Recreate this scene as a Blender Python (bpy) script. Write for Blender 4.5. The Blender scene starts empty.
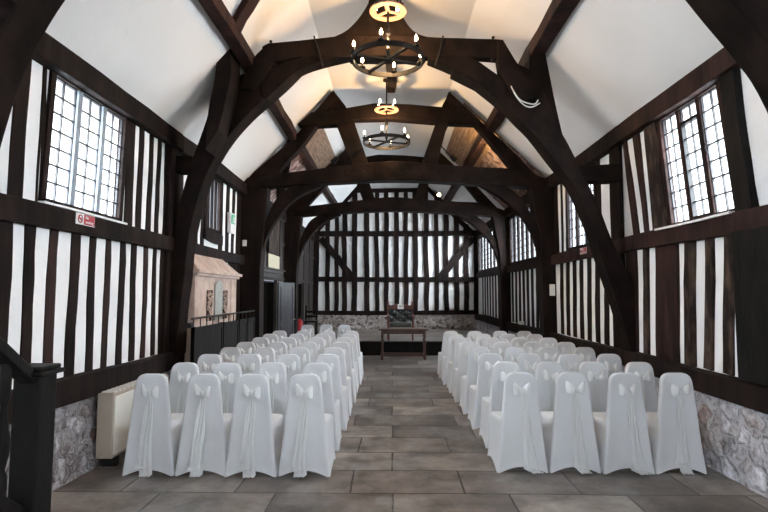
import bpy, bmesh, math, random
from mathutils import Vector, Matrix, Euler, noise
random.seed(7)
S = bpy.context.scene
COL = S.collection
PI = math.pi
F = 515.0
CAM = Vector((0, 0, 1.69))
ROT = Euler((math.radians(90 + 4.1), 0, math.radians(0.89)), 'XYZ').to_matrix()

def ray(px, py):
    return ROT @ Vector(((px - 384) / F, (256 - py) / F, -1))
def onY(px, py, Y):                 # point of the picture on the plane y = Y (a truss, the end wall)
    d = ray(px, py); return CAM + d * (Y / d.y)
def onX(px, py, X):                 # point of the picture on a side wall
    d = ray(px, py); return CAM + d * (X / d.x)

WL, WR = -3.0, 3.2                  # side wall faces
YE = 19.3                           # end wall
YB = -5.0                           # end of the hall behind the camera
EL, ER = 3.84, 3.95                 # eaves heights
TOPZ = 5.87                         # flat part of ceiling
CXL, CXR = -1.2, 1.2

# ------------------------------------------------------------------ materials
def mat(name, col, rough=0.6, metal=0.0, spec=0.5):
    m = bpy.data.materials.new(name); m.use_nodes = True
    b = m.node_tree.nodes['Principled BSDF']
    b.inputs['Base Color'].default_value = (*col, 1)
    b.inputs['Roughness'].default_value = rough
    b.inputs['Metallic'].default_value = metal
    b.inputs['Specular IOR Level'].default_value = spec
    return m
def noise_mat(name, c1, c2, scale=6, stretch=(1, 1, 1), rough=0.6, bump=0.3, detail=6, lo=0.35, hi=0.65, spec=0.5, dist=0.02, bscale=None):
    m = mat(name, c1, rough, 0, spec); nt = m.node_tree; N = nt.nodes; L = nt.links
    b = N['Principled BSDF']
    tc = N.new('ShaderNodeTexCoord'); mp = N.new('ShaderNodeMapping'); mp.inputs['Scale'].default_value = stretch
    L.new(tc.outputs['Object'], mp.inputs['Vector'])
    n = N.new('ShaderNodeTexNoise'); n.inputs['Scale'].default_value = scale; n.inputs['Detail'].default_value = detail
    L.new(mp.outputs[0], n.inputs['Vector'])
    r = N.new('ShaderNodeValToRGB'); e = r.color_ramp.elements
    e[0].position = lo; e[0].color = (*c1, 1); e[1].position = hi; e[1].color = (*c2, 1)
    L.new(n.outputs['Fac'], r.inputs['Fac']); L.new(r.outputs['Color'], b.inputs['Base Color'])
    if bump:
        n2 = N.new('ShaderNodeTexNoise'); n2.inputs['Scale'].default_value = bscale or scale * 2.5; n2.inputs['Detail'].default_value = 5
        L.new(mp.outputs[0], n2.inputs['Vector'])
        bp = N.new('ShaderNodeBump'); bp.inputs['Strength'].default_value = bump; bp.inputs['Distance'].default_value = dist
        L.new(n2.outputs['Fac'], bp.inputs['Height']); L.new(bp.outputs['Normal'], b.inputs['Normal'])
    return m
M = {}
M['oak'] = noise_mat('dark_oak', (0.0035, 0.0022, 0.0020), (0.017, 0.009, 0.0075), 5, (1, 1, 0.25), 0.75, 0.5, spec=0.15)
M['oak_truss'] = noise_mat('truss_oak', (0.0030, 0.0020, 0.0017), (0.014, 0.0075, 0.006), 3.5, (1, 1, 1), 0.8, 0.6, spec=0.12)
M['oak_red'] = noise_mat('reddish_oak', (0.008, 0.0038, 0.0034), (0.038, 0.016, 0.013), 5, (1, 1, 0.3), 0.7, 0.5, spec=0.2)
M['oak_worn'] = noise_mat('worn_oak', (0.012, 0.007, 0.006), (0.10, 0.065, 0.048), 9, (1, 1, 0.35), 0.7, 0.6, lo=0.45, hi=0.72, spec=0.2)
M['panel'] = noise_mat('dark_panelling', (0.008, 0.0065, 0.006), (0.05, 0.038, 0.034), 6, (3, 3, 0.4), 0.5, 0.5)
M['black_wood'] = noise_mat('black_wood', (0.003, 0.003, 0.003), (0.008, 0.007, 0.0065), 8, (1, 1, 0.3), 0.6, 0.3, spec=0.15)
M['door'] = noise_mat('door_paint', (0.020, 0.020, 0.025), (0.045, 0.043, 0.050), 8, (1, 1, 0.3), 0.35, 0.2)
M['plaster'] = noise_mat('plaster', (0.84, 0.845, 0.85), (0.90, 0.90, 0.90), 2.5, rough=0.9, bump=0.25, bscale=12, spec=0.1)
M['ceiling'] = noise_mat('ceiling_plaster', (0.76, 0.76, 0.76), (0.82, 0.815, 0.81), 0.8, rough=0.95, bump=0.35, bscale=3, spec=0.05, dist=0.03)
M['stone_pink'] = noise_mat('pink_stone', (0.42, 0.31, 0.26), (0.56, 0.45, 0.39), 5, rough=0.8, bump=0.3)
M['slate'] = noise_mat('green_slate', (0.28, 0.31, 0.29), (0.36, 0.38, 0.36), 8, rough=0.5, bump=0.1)
M['boards'] = noise_mat('pale_boards', (0.17, 0.11, 0.075), (0.34, 0.23, 0.155), 5, (6, 0.6, 6), 0.7, 0.6)
M['rough_lath'] = noise_mat('rough_lath', (0.10, 0.055, 0.045), (0.42, 0.30, 0.27), 7, (1, 1, 1), 0.8, 1.0, lo=0.42, hi=0.60, dist=0.06)
M['iron'] = mat('black_iron', (0.012, 0.012, 0.013), 0.45, 0.6)
M['copper'] = noise_mat('copper', (0.22, 0.11, 0.08), (0.34, 0.20, 0.15), 20, rough=0.6, bump=0.1)
M['lead'] = mat('lead', (0.02, 0.02, 0.025), 0.6)
M['frame_blue'] = noise_mat('weathered_mullion', (0.20, 0.24, 0.30), (0.36, 0.42, 0.48), 6, (1, 1, 0.2), 0.7, 0.3)
M['red'] = mat('red_paint', (0.42, 0.012, 0.02), 0.4)
M['sign_white'] = mat('sign_white', (0.82, 0.82, 0.82), 0.4)
M['black'] = mat('black', (0.01, 0.01, 0.01), 0.5)
M['green'] = mat('sign_green', (0.05, 0.45, 0.22), 0.4)
M['heater'] = mat('heater_cream', (0.80, 0.79, 0.74), 0.35)
M['heater_side'] = mat('heater_side', (0.40, 0.34, 0.28), 0.4)
M['leather'] = noise_mat('dark_leather', (0.012, 0.020, 0.022), (0.03, 0.045, 0.05), 12, rough=0.28, bump=0.1)
M['mahogany'] = noise_mat('mahogany', (0.06, 0.012, 0.008), (0.13, 0.035, 0.022), 8, (1, 1, 0.3), 0.35, 0.2)
M['table_wood'] = noise_mat('table_wood', (0.035, 0.014, 0.010), (0.09, 0.04, 0.028), 8, (0.3, 1, 1), 0.35, 0.2)
M['paper'] = mat('paper', (0.85, 0.85, 0.83), 0.8)
M['cream'] = mat('cream_plaque', (0.62, 0.56, 0.40), 0.6)
M['brass'] = mat('brass', (0.6, 0.42, 0.2), 0.35, 0.9)
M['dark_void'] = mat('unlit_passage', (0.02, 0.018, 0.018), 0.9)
M['cable'] = mat('white_cable', (0.6, 0.6, 0.6), 0.5)
# cloth
def cloth(name, col, rough=0.8, transp=0.0, transl=0.25, wave=0.0):
    m = bpy.data.materials.new(name); m.use_nodes = True; nt = m.node_tree; N = nt.nodes; L = nt.links
    b = N['Principled BSDF']; out = N['Material Output']
    b.inputs['Base Color'].default_value = (*col, 1); b.inputs['Roughness'].default_value = rough
    b.inputs['Specular IOR Level'].default_value = 0.2
    b.inputs['Sheen Weight'].default_value = 0.15
    n = N.new('ShaderNodeTexNoise'); n.inputs['Scale'].default_value = 6; n.inputs['Detail'].default_value = 3
    tc = N.new('ShaderNodeTexCoord'); L.new(tc.outputs['Object'], n.inputs['Vector'])
    bp = N.new('ShaderNodeBump'); bp.inputs['Strength'].default_value = 0.25; bp.inputs['Distance'].default_value = 0.02
    L.new(n.outputs['Fac'], bp.inputs['Height']); L.new(bp.outputs['Normal'], b.inputs['Normal'])
    t = N.new('ShaderNodeBsdfTranslucent'); t.inputs['Color'].default_value = (*col, 1)
    mx = N.new('ShaderNodeMixShader'); mx.inputs[0].default_value = transl
    L.new(b.outputs[0], mx.inputs[1]); L.new(t.outputs[0], mx.inputs[2]); last = mx
    if transp:
        tr = N.new('ShaderNodeBsdfTransparent'); m2 = N.new('ShaderNodeMixShader'); m2.inputs[0].default_value = transp
        L.new(last.outputs[0], m2.inputs[1]); L.new(tr.outputs[0], m2.inputs[2]); last = m2
    L.new(last.outputs[0], out.inputs['Surface'])
    return m
M['cover'] = cloth('white_stretch_cover', (0.78, 0.80, 0.83), transl=0.25)
M['organza'] = cloth('sheer_organza', (0.93, 0.95, 0.96), 0.5, transp=0.2, transl=0.35)
# glass
def glass():
    m = bpy.data.materials.new('leaded_glass'); m.use_nodes = True; nt = m.node_tree; N = nt.nodes; L = nt.links
    N.remove(N['Principled BSDF']); out = N['Material Output']
    tr = N.new('ShaderNodeBsdfTransparent'); tr.inputs['Color'].default_value = (0.95, 0.97, 0.98, 1)
    g = N.new('ShaderNodeBsdfGlossy'); g.inputs['Roughness'].default_value = 0.05
    mx = N.new('ShaderNodeMixShader'); mx.inputs[0].default_value = 0.06
    L.new(tr.outputs[0], mx.inputs[1]); L.new(g.outputs[0], mx.inputs[2]); L.new(mx.outputs[0], out.inputs['Surface'])
    return m
M['glass'] = glass()
def emis(name, col, s):
    m = bpy.data.materials.new(name); m.use_nodes = True; b = m.node_tree.nodes['Principled BSDF']
    b.inputs['Base Color'].default_value = (*col, 1)
    b.inputs['Emission Color'].default_value = (*col, 1); b.inputs['Emission Strength'].default_value = s
    return m
M['bulb'] = emis('lit_bulb', (1.0, 0.78, 0.50), 22)
M['spot_glow'] = emis('lit_spotlight_lens', (1.0, 0.75, 0.4), 18)
# floor
def floor_mat():
    m = mat('flagstone', (0.1, 0.1, 0.1), 0.5, 0, 0.5); nt = m.node_tree; N = nt.nodes; L = nt.links; b = N['Principled BSDF']
    tc = N.new('ShaderNodeTexCoord')
    wn = N.new('ShaderNodeTexNoise'); wn.inputs['Scale'].default_value = 1.3
    L.new(tc.outputs['Object'], wn.inputs['Vector'])
    add = N.new('ShaderNodeMixRGB'); add.blend_type = 'LINEAR_LIGHT'; add.inputs[0].default_value = 0.02
    L.new(tc.outputs['Object'], add.inputs[1]); L.new(wn.outputs['Color'], add.inputs[2])
    br = N.new('ShaderNodeTexBrick'); br.inputs['Scale'].default_value = 1.0
    br.inputs['Brick Width'].default_value = 0.98; br.inputs['Row Height'].default_value = 0.56
    br.inputs['Mortar Size'].default_value = 0.010; br.inputs['Mortar Smooth'].default_value = 0.3; br.inputs['Bias'].default_value = 0
    br.offset = 0.37; br.squash = 1.35; br.squash_frequency = 3
    br.inputs['Color1'].default_value = (0.085, 0.070, 0.060, 1); br.inputs['Color2'].default_value = (0.25, 0.222, 0.20, 1)
    br.inputs['Mortar'].default_value = (0.022, 0.018, 0.016, 1)
    L.new(add.outputs[0], br.inputs['Vector'])
    n = N.new('ShaderNodeTexNoise'); n.inputs['Scale'].default_value = 2.2; n.inputs['Detail'].default_value = 8; n.inputs['Roughness'].default_value = 0.65
    L.new(tc.outputs['Object'], n.inputs['Vector'])
    r = N.new('ShaderNodeValToRGB'); e = r.color_ramp.elements
    e[0].position = 0.38; e[0].color = (0.42, 0.38, 0.36, 1); e[1].position = 0.64; e[1].color = (1.5, 1.5, 1.5, 1)
    L.new(n.outputs['Fac'], r.inputs['Fac'])
    mu = N.new('ShaderNodeMixRGB'); mu.blend_type = 'MULTIPLY'; mu.inputs[0].default_value = 1
    L.new(br.outputs['Color'], mu.inputs[1]); L.new(r.outputs['Color'], mu.inputs[2])
    n2 = N.new('ShaderNodeTexNoise'); n2.inputs['Scale'].default_value = 0.9; n2.inputs['Detail'].default_value = 6; n2.inputs['Roughness'].default_value = 0.7
    L.new(tc.outputs['Object'], n2.inputs['Vector'])
    r2 = N.new('ShaderNodeValToRGB'); e = r2.color_ramp.elements
    e[0].position = 0.52; e[0].color = (0, 0, 0, 1); e[1].position = 0.72; e[1].color = (1, 1, 1, 1)
    L.new(n2.outputs['Fac'], r2.inputs['Fac'])
    mx = N.new('ShaderNodeMixRGB'); mx.inputs[2].default_value = (0.27, 0.285, 0.285, 1)
    sc = N.new('ShaderNodeMath'); sc.operation = 'MULTIPLY'; sc.inputs[1].default_value = 0.8
    L.new(r2.outputs['Color'], sc.inputs[0]); L.new(sc.outputs[0], mx.inputs[0]); L.new(mu.outputs[0], mx.inputs[1])
    L.new(mx.outputs[0], b.inputs['Base Color'])
    rr = N.new('ShaderNodeMapRange'); rr.inputs['To Min'].default_value = 0.25; rr.inputs['To Max'].default_value = 0.55
    L.new(n.outputs['Fac'], rr.inputs['Value']); L.new(rr.outputs[0], b.inputs['Roughness'])
    bp = N.new('ShaderNodeBump'); bp.inputs['Strength'].default_value = 0.6; bp.inputs['Distance'].default_value = 0.012
    ma = N.new('ShaderNodeMath'); ma.operation = 'SUBTRACT'
    L.new(n.outputs['Fac'], ma.inputs[0]); L.new(br.outputs['Fac'], ma.inputs[1])
    L.new(ma.outputs[0], bp.inputs['Height']); L.new(bp.outputs['Normal'], b.inputs['Normal'])
    return m
M['floor'] = floor_mat()
def rubble_mat(name, c1, c2, mortar, scale, pale):
    m = mat(name, c1, 0.85, 0, 0.3); nt = m.node_tree; N = nt.nodes; L = nt.links; b = N['Principled BSDF']
    tc = N.new('ShaderNodeTexCoord')
    wn = N.new('ShaderNodeTexNoise'); wn.inputs['Scale'].default_value = 5; wn.inputs['Detail'].default_value = 4
    L.new(tc.outputs['Object'], wn.inputs['Vector'])
    add = N.new('ShaderNodeMixRGB'); add.blend_type = 'LINEAR_LIGHT'; add.inputs[0].default_value = 0.16
    L.new(tc.outputs['Object'], add.inputs[1]); L.new(wn.outputs['Color'], add.inputs[2])
    v = N.new('ShaderNodeTexVoronoi'); v.inputs['Scale'].default_value = scale; v.feature = 'F1'
    v2 = N.new('ShaderNodeTexVoronoi'); v2.inputs['Scale'].default_value = scale; v2.feature = 'DISTANCE_TO_EDGE'
    L.new(add.outputs[0], v.inputs['Vector']); L.new(add.outputs[0], v2.inputs['Vector'])
    sep = N.new('ShaderNodeSeparateColor'); L.new(v.outputs['Color'], sep.inputs[0])
    cr = N.new('ShaderNodeValToRGB'); e = cr.color_ramp.elements
    e[0].position = 0.0; e[0].color = (*c1, 1); e[1].position = 1; e[1].color = (*c2, 1)
    x = e.new(0.8); x.color = (*pale, 1)
    L.new(sep.outputs[0], cr.inputs['Fac'])
    n = N.new('ShaderNodeTexNoise'); n.inputs['Scale'].default_value = 14; n.inputs['Detail'].default_value = 8; n.inputs['Roughness'].default_value = 0.7
    L.new(tc.outputs['Object'], n.inputs['Vector'])
    r = N.new('ShaderNodeValToRGB'); e = r.color_ramp.elements
    e[0].position = 0.35; e[0].color = (0.5, 0.48, 0.46, 1); e[1].position = 0.65; e[1].color = (1.5, 1.5, 1.55, 1)
    L.new(n.outputs['Fac'], r.inputs['Fac'])
    mu = N.new('ShaderNodeMixRGB'); mu.blend_type = 'MULTIPLY'; mu.inputs[0].default_value = 1
    L.new(cr.outputs['Color'], mu.inputs[1]); L.new(r.outputs['Color'], mu.inputs[2])
    er = N.new('ShaderNodeValToRGB'); e = er.color_ramp.elements
    e[0].position = 0.03; e[0].color = (1, 1, 1, 1); e[1].position = 0.10; e[1].color = (0, 0, 0, 1)
    L.new(v2.outputs['Distance'], er.inputs['Fac'])
    mx = N.new('ShaderNodeMixRGB'); mx.inputs[2].default_value = (*mortar, 1)
    L.new(er.outputs['Color'], mx.inputs[0]); L.new(mu.outputs[0], mx.inputs[1]); L.new(mx.outputs[0], b.inputs['Base Color'])
    bp = N.new('ShaderNodeBump'); bp.inputs['Strength'].default_value = 0.9; bp.inputs['Distance'].default_value = 0.03
    ma = N.new('ShaderNodeMath'); ma.operation = 'MULTIPLY_ADD'; ma.inputs[1].default_value = 0.4
    sm = N.new('ShaderNodeMapRange'); sm.inputs['From Max'].default_value = 0.2
    L.new(v2.outputs['Distance'], sm.inputs['Value'])
    L.new(n.outputs['Fac'], ma.inputs[0]); L.new(sm.outputs[0], ma.inputs[2])
    L.new(ma.outputs[0], bp.inputs['Height']); L.new(bp.outputs['Normal'], b.inputs['Normal'])
    return m
M['rubble'] = rubble_mat('rubble_stone', (0.20, 0.165, 0.16), (0.15, 0.10, 0.08), (0.36, 0.34, 0.35), 8.5, (0.46, 0.45, 0.47))
M['rubble_white'] = rubble_mat('rubble_stone_right', (0.30, 0.285, 0.29), (0.22, 0.15, 0.12), (0.50, 0.50, 0.53), 6.0, (0.55, 0.55, 0.58))  # paler stone tones for the right dado
M['rubble_pale'] = rubble_mat('rubble_stone_far', (0.10, 0.08, 0.07), (0.42, 0.36, 0.33), (0.42, 0.38, 0.36), 9, (0.5, 0.46, 0.43))

# ------------------------------------------------------------------ mesh helpers
def finish(name, bm, m, parent=None, smooth=False, bevel=0, loc=None):
    bmesh.ops.recalc_face_normals(bm, faces=bm.faces)
    me = bpy.data.meshes.new(name); bm.to_mesh(me); bm.free()
    me.materials.append(M[m] if isinstance(m, str) else m)
    o = bpy.data.objects.new(name, me); COL.objects.link(o)
    if smooth:
        for p in me.polygons: p.use_smooth = True
    if bevel:
        b = o.modifiers.new('bevel', 'BEVEL'); b.width = bevel; b.segments = 2; b.limit_method = 'ANGLE'; b.angle_limit = math.radians(40)
    if parent: o.parent = parent
    if loc: o.location = loc
    return o
def tag(o, label=None, cat=None, group=None, kind=None):
    if label: o['label'] = label
    if cat: o['category'] = cat
    if group: o['group'] = group
    if kind: o['kind'] = kind
    return o
def empty(name, loc=(0, 0, 0), rz=0):
    o = bpy.data.objects.new(name, None); COL.objects.link(o); o.location = loc; o.rotation_euler = (0, 0, rz); o.empty_display_size = 0.2
    return o
def box(bm, x0, x1, y0, y1, z0, z1):
    v = [bm.verts.new((x, y, z)) for z in (z0, z1) for (x, y) in ((x0, y0), (x1, y0), (x1, y1), (x0, y1))]
    for f in ((3, 2, 1, 0), (4, 5, 6, 7), (0, 1, 5, 4), (1, 2, 6, 5), (2, 3, 7, 6), (3, 0, 4, 7)):
        bm.faces.new([v[i] for i in f])
def B(*boxes):
    bm = bmesh.new()
    for b in boxes: box(bm, *b)
    return bm
def hexa(bm, a, b):                 # two matching loops of points joined into a solid
    va = [bm.verts.new(p) for p in a]; vb = [bm.verts.new(p) for p in b]; n = len(a)
    bm.faces.new(va[::-1]); bm.faces.new(vb)
    for i in range(n): bm.faces.new((va[i], va[(i + 1) % n], vb[(i + 1) % n], vb[i]))
def rings(bm, loops, cap=True, closed=True):
    vs = [[bm.verts.new(p) for p in l] for l in loops]; n = len(loops[0])
    for a, b in zip(vs, vs[1:]):
        for i in range(n if closed else n - 1):
            bm.faces.new((a[i], a[(i + 1) % n], b[(i + 1) % n], b[i]))
    if cap: bm.faces.new(vs[0][::-1]); bm.faces.new(vs[-1])
def tube(bm, pts, r, n=8, cyclic=False):
    pts = [Vector(p) for p in pts]; loops = []; m = len(pts)
    for i, p in enumerate(pts):
        if cyclic: d = pts[(i + 1) % m] - pts[i - 1]
        else: d = pts[min(i + 1, m - 1)] - pts[max(i - 1, 0)]
        d.normalize(); up = Vector((0, 0, 1)) if abs(d.z) < 0.9 else Vector((1, 0, 0))
        a = d.cross(up).normalized(); b = a.cross(d)
        rr = r[i] if isinstance(r, (list, tuple)) else r
        loops.append([p + a * rr * math.cos(2 * PI * k / n) + b * rr * math.sin(2 * PI * k / n) for k in range(n)])
    if cyclic: loops.append(loops[0]); rings(bm, loops, cap=False); bmesh.ops.remove_doubles(bm, verts=bm.verts, dist=1e-6)
    else: rings(bm, loops)
def lathe(bm, prof, c=(0, 0), n=16):
    rings(bm, [[(c[0] + r * math.cos(2 * PI * k / n), c[1] + r * math.sin(2 * PI * k / n), z) for k in range(n)] for r, z in prof])
def ring_pts(R, z, n=48, c=(0, 0)):
    return [(c[0] + R * math.cos(2 * PI * k / n), c[1] + R * math.sin(2 * PI * k / n), z) for k in range(n)]
def plank(bm, p0, p1, w0, w1, t, nrm, wob=0.012, seg=6):
    """rough-hewn timber from p0 to p1 in the plane with normal nrm; w0,w1 widths, t = how deep"""
    p0 = Vector(p0); p1 = Vector(p1); nrm = Vector(nrm); d = (p1 - p0).normalized(); s = d.cross(nrm).normalized()
    loops = []; a1, a2 = random.uniform(-wob, wob), random.uniform(-wob, wob)
    ph = random.uniform(0, 6)
    for i in range(seg + 1):
        f = i / seg; p = p0.lerp(p1, f); w = w0 + (w1 - w0) * f
        bow = math.sin(f * PI * 1.3 + ph) * wob
        l = -w / 2 + bow + random.uniform(-wob, wob) * 0.5; r = w / 2 + bow + random.uniform(-wob, wob) * 0.5
        tt = t + random.uniform(-wob, wob) * 0.3
        loops.append([p + s * l, p + s * r, p + s * r + nrm * tt, p + s * l + nrm * tt])
    rings(bm, loops)

# ------------------------------------------------------------------ the setting
def struct(o): o['kind'] = 'structure'; return o
struct(finish('floor', B((WL - .3, WR + .3, YB, YE + .3, -0.12, 0)), 'floor'))

# ceiling: two slopes and a flat middle, as a 0.12 m thick shell, three stretches along the hall
def slope_pt(side, f):              # 0 = eaves, 1 = edge of flat
    return (WL + (CXL - WL) * f, EL + (TOPZ - EL) * f) if side < 0 else (WR + (CXR - WR) * f, ER + (TOPZ - ER) * f)
def ceil_strip(bm, a, b, y0, y1, t=0.12):
    n = 12 if abs(y1 - y0) > 2 else 3
    d = Vector((b[0] - a[0], 0, b[1] - a[1])); nn = Vector((-d.z, 0, d.x)).normalized()
    if nn.z < 0: nn = -nn
    for k in range(n):
        ya, yb = y0 + (y1 - y0) * k / n, y0 + (y1 - y0) * (k + 1) / n
        A = [Vector((a[0], ya, a[1])), Vector((b[0], ya, b[1])), Vector((b[0], yb, b[1])), Vector((a[0], yb, a[1]))]
        hexa(bm, A, [p + nn * t for p in A])
Y2, Y3 = 10.35, 14.2
bm = bmesh.new()
for side in (-1, 1):
    e = slope_pt(side, -0.12); u = slope_pt(side, 1.02)
    ceil_strip(bm, e, u, YB, Y2); ceil_strip(bm, e, u, Y3, YE + .2)
    ceil_strip(bm, slope_pt(side, 0.80 if side < 0 else 0.86), u, Y2, Y3)
ceil_strip(bm, (CXL - .03, TOPZ), (CXR + .03, TOPZ), YB, YE + .2)
ceiling = struct(finish('ceiling', bm, 'ceiling'))
for side in (-1, 1):
    bm = bmesh.new(); n = 11; f0, f1 = 0.50, (0.80 if side < 0 else 0.86)
    for k in range(n):              # boards follow the hall
        fa, fb = f0 + (f1 - f0) * k / n, f0 + (f1 - f0) * (k + 0.93) / n
        ceil_strip(bm, slope_pt(side, fa), slope_pt(side, fb), Y2, Y3, 0.03)
    finish('ceiling_boards', bm, 'boards', ceiling)
    bm = bmesh.new(); ceil_strip(bm, slope_pt(side, -0.12), slope_pt(side, f0), Y2, Y3, 0.12)
    finish('ceiling_lath', bm, 'rough_lath', ceiling)
    bm = bmesh.new(); a = slope_pt(side, -0.12); b = slope_pt(side, 1.0)
    ceil_strip(bm, (a[0], a[1] + .14), (b[0], b[1] + .14), Y2, Y3, 0.05)
    finish('roof_backing', bm, 'boards', ceiling)

# side walls: plaster with window holes.  windows listed as (y0, y1, z0, z1)
def wallbox(side, y0, y1, z0, z1, x_in=0.0, x_out=0.12):
    X = WL if side < 0 else WR
    return (X - x_out, X + x_in, y0, y1, z0, z1) if side < 0 else (X - x_in, X + x_out, y0, y1, z0, z1)
def px_rng(side, xs, y=200):
    X = WL if side < 0 else WR
    return [onX(x, y, X).y for x in xs]
LWIN = [(4.30, 5.56, 2.47, 3.66), (8.12, 8.80, 2.72, 3.62)]
RWIN = [(4.74, 5.88, 2.44, 3.76), (8.02, 9.32, 2.46, 3.70), (10.55, 13.85, 2.46, 3.70), (14.5, 18.9, 2.46, 3.70)]
SH = {LWIN[0]: .06, RWIN[0]: .15}
FILLWIN = [(0.2, 1.5, 2.45, 3.6)]  # unseen windows added beside the camera for fill light
LDOORS = [(11.62, 13.0, 0.0, 1.98), (16.0, 17.0, 0.0, 2.0)]
def wall(side, wins, doors, name):
    eave = EL if side < 0 else ER
    bm = bmesh.new(); y = YB
    holes = sorted(wins + doors)
    for h in holes:
        box(bm, *wallbox(side, y, h[0], 0, eave + .15)); 
        if h[2] > 0: box(bm, *wallbox(side, h[0], h[1], 0, h[2]))
        sh = SH.get(h, 0) * (h[3] - h[2]); y1 = h[1] + sh
        box(bm, *wallbox(side, h[0], y1, h[3], eave + .15)); y = y1
        if sh:
            X = WL if side < 0 else WR; Xo = X + (.12 if side > 0 else -.12)
            box(bm, *wallbox(side, h[1], y1, 0, h[2]))
            for tri in ([(h[0], h[2]), (h[0] + sh, h[3]), (h[0], h[3])], [(h[1], h[2]), (y1, h[2]), (y1, h[3])]):
                hexa(bm, [(X, a, b) for a, b in tri], [(Xo, a, b) for a, b in tri])
    box(bm, *wallbox(side, y, YE + .2, 0, eave + .15))
    return struct(finish(name, bm, 'plaster'))
wall_left = wall(-1, LWIN + FILLWIN, LDOORS, 'wall_left')
wall_right = wall(1, RWIN + FILLWIN, [], 'wall_right')

def dado(side, y0, y1, z1, name, out=0.07):
    X = WL if side < 0 else WR; s = -side
    bm = bmesh.new(); ny = int((y1 - y0) / 0.06); nz = int(z1 / 0.06); grid = []
    for j in range(nz + 1):
        row = []
        for i in range(ny + 1):
            y = y0 + (y1 - y0) * i / ny; z = z1 * j / nz
            h = noise.noise(Vector((y * 4.5, z * 5.5, side * 3))) * 0.03 + noise.noise(Vector((y * 1.1, z * 1.5, 9))) * 0.03
            if j == nz: h *= 0.3
            row.append(bm.verts.new((X + s * (out + h + 0.04 * (1 - z / z1)), y, z)))
        grid.append(row)
    for j in range(nz):
        for i in range(ny):
            bm.faces.new((grid[j][i], grid[j][i + 1], grid[j + 1][i + 1], grid[j + 1][i]))
    top = [bm.verts.new((X - s * .01, v.co.y, z1)) for v in grid[nz]]
    for i in range(ny): bm.faces.new((grid[nz][i], grid[nz][i + 1], top[i + 1], top[i]))
    return bm
finish('stone_dado', dado(-1, 2.0, 11.4, 0.72, ''), 'rubble', wall_left)
finish('stone_dado', dado(1, 2.0, YE, 0.74, ''), 'rubble_white', wall_right)

# horizontal timbers of the side walls
def rail(side, y0, y1, z0, z1, t, m, par, name, wob=0.012, slope=0):
    X = WL if side < 0 else WR; bm = bmesh.new()
    n = (1 if side < 0 else -1, 0, 0)
    plank(bm, (X - n[0] * .05, y0, (z0 + z1) / 2), (X - n[0] * .05, y1, (z0 + z1) / 2 + slope), z1 - z0, z1 - z0, t + .05, n, wob, max(4, int((y1 - y0) / .5)))
    return finish(name, bm, m, par, bevel=0.01)
TR = [3.3, 6.95, 10.2, 14.1]        # truss positions
for side, par, mm in ((-1, wall_left, 'oak'), (1, wall_right, 'oak_red')):
    Z = EL if side < 0 else ER
    segs = [(2.0, 6.8), (7.1, 10.1), (10.4, 13.95), (14.25, YE)]
    for k, (a, b) in enumerate(segs):
        if side < 0 and k >= 2:
            continue
        rail(side, a - .15, b + .15, 0.70 if side < 0 else 0.71, 0.92, 0.14, 'oak', par, 'sill_beam', 0.014)
        rail(side, a - .15, b + .15, 2.24, 2.43, 0.09, mm if k < 2 else 'oak', par, 'middle_rail', 0.010)
    for k, (a, b) in enumerate(segs):
        rail(side, a - .15, b + .15, Z - .20, Z + .03, 0.12, mm if k < 1 else 'oak', par, 'wall_plate', 0.012)

def stud(side, ya, yb, z0, z1, m, par, lean=0.0, t=0.012, wob=0.010, name='stud'):
    """a stud whose foot spans ya..yb"""
    X = WL if side < 0 else WR; n = (1 if side < 0 else -1, 0, 0); c = (ya + yb) / 2; w = abs(yb - ya)
    bm = bmesh.new()
    plank(bm, (X - n[0] * .03, c, z0 - .01), (X - n[0] * .03, c + lean, z1 + .01), w, w * random.uniform(.88, 1.0), t + .03, n, wob, 6)
    return finish(name, bm, m, par, bevel=0.006)
def yl(x): return 3.0 * 515 / (392 - x)
def yr(x): return 3.2 * 515 / (x - 392)
# left wall, lower range: white gaps measured, studs between
gaps = [(5, 19), (30, 43), (53, 65), (75, 85), (92.5, 101.5), (107.5, 116), (122, 128.5), (134, 140.6), (145, 150.5), (154.5, 158)]
edges = [(3.45, 3.62), (3.78, yl(5))] + [(yl(a[1]), yl(b[0])) for a, b in zip(gaps, gaps[1:])] + [(yl(158), 6.85)]
for k, (a, b) in enumerate(edges): stud(-1, a, b, 0.92, 2.25, 'oak' if k % 3 else 'oak_red', wall_left, random.uniform(-.01, .02), name='stud')
y = 7.15
# upper range left
for a, b in [(3.62, 3.80), (3.92, yl(14)), (yl(28), 4.27), (yl(118.5), yl(127)), (yl(131.5), yl(137)), (yl(142), yl(147)), (yl(151), yl(155)), (yl(159), yl(170)), (7.12, 7.25), (7.40, 7.55), (7.72, 7.85), (7.98, 8.12), (8.80, 8.98), (9.16, 9.34), (9.50, 9.66), (9.80, 10.1)]:
    stud(-1, a, b, 2.43, 3.65, 'oak', wall_left, random.uniform(0.0, .03))
for a, b in ((9.0, 9.25), (9.32, 10.15)): stud(-1, a, b, 0.0, 2.25, 'oak', wall_left)
stud(-1, 4.27, 4.31, 2.43, 3.65, 'oak', wall_left)
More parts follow.
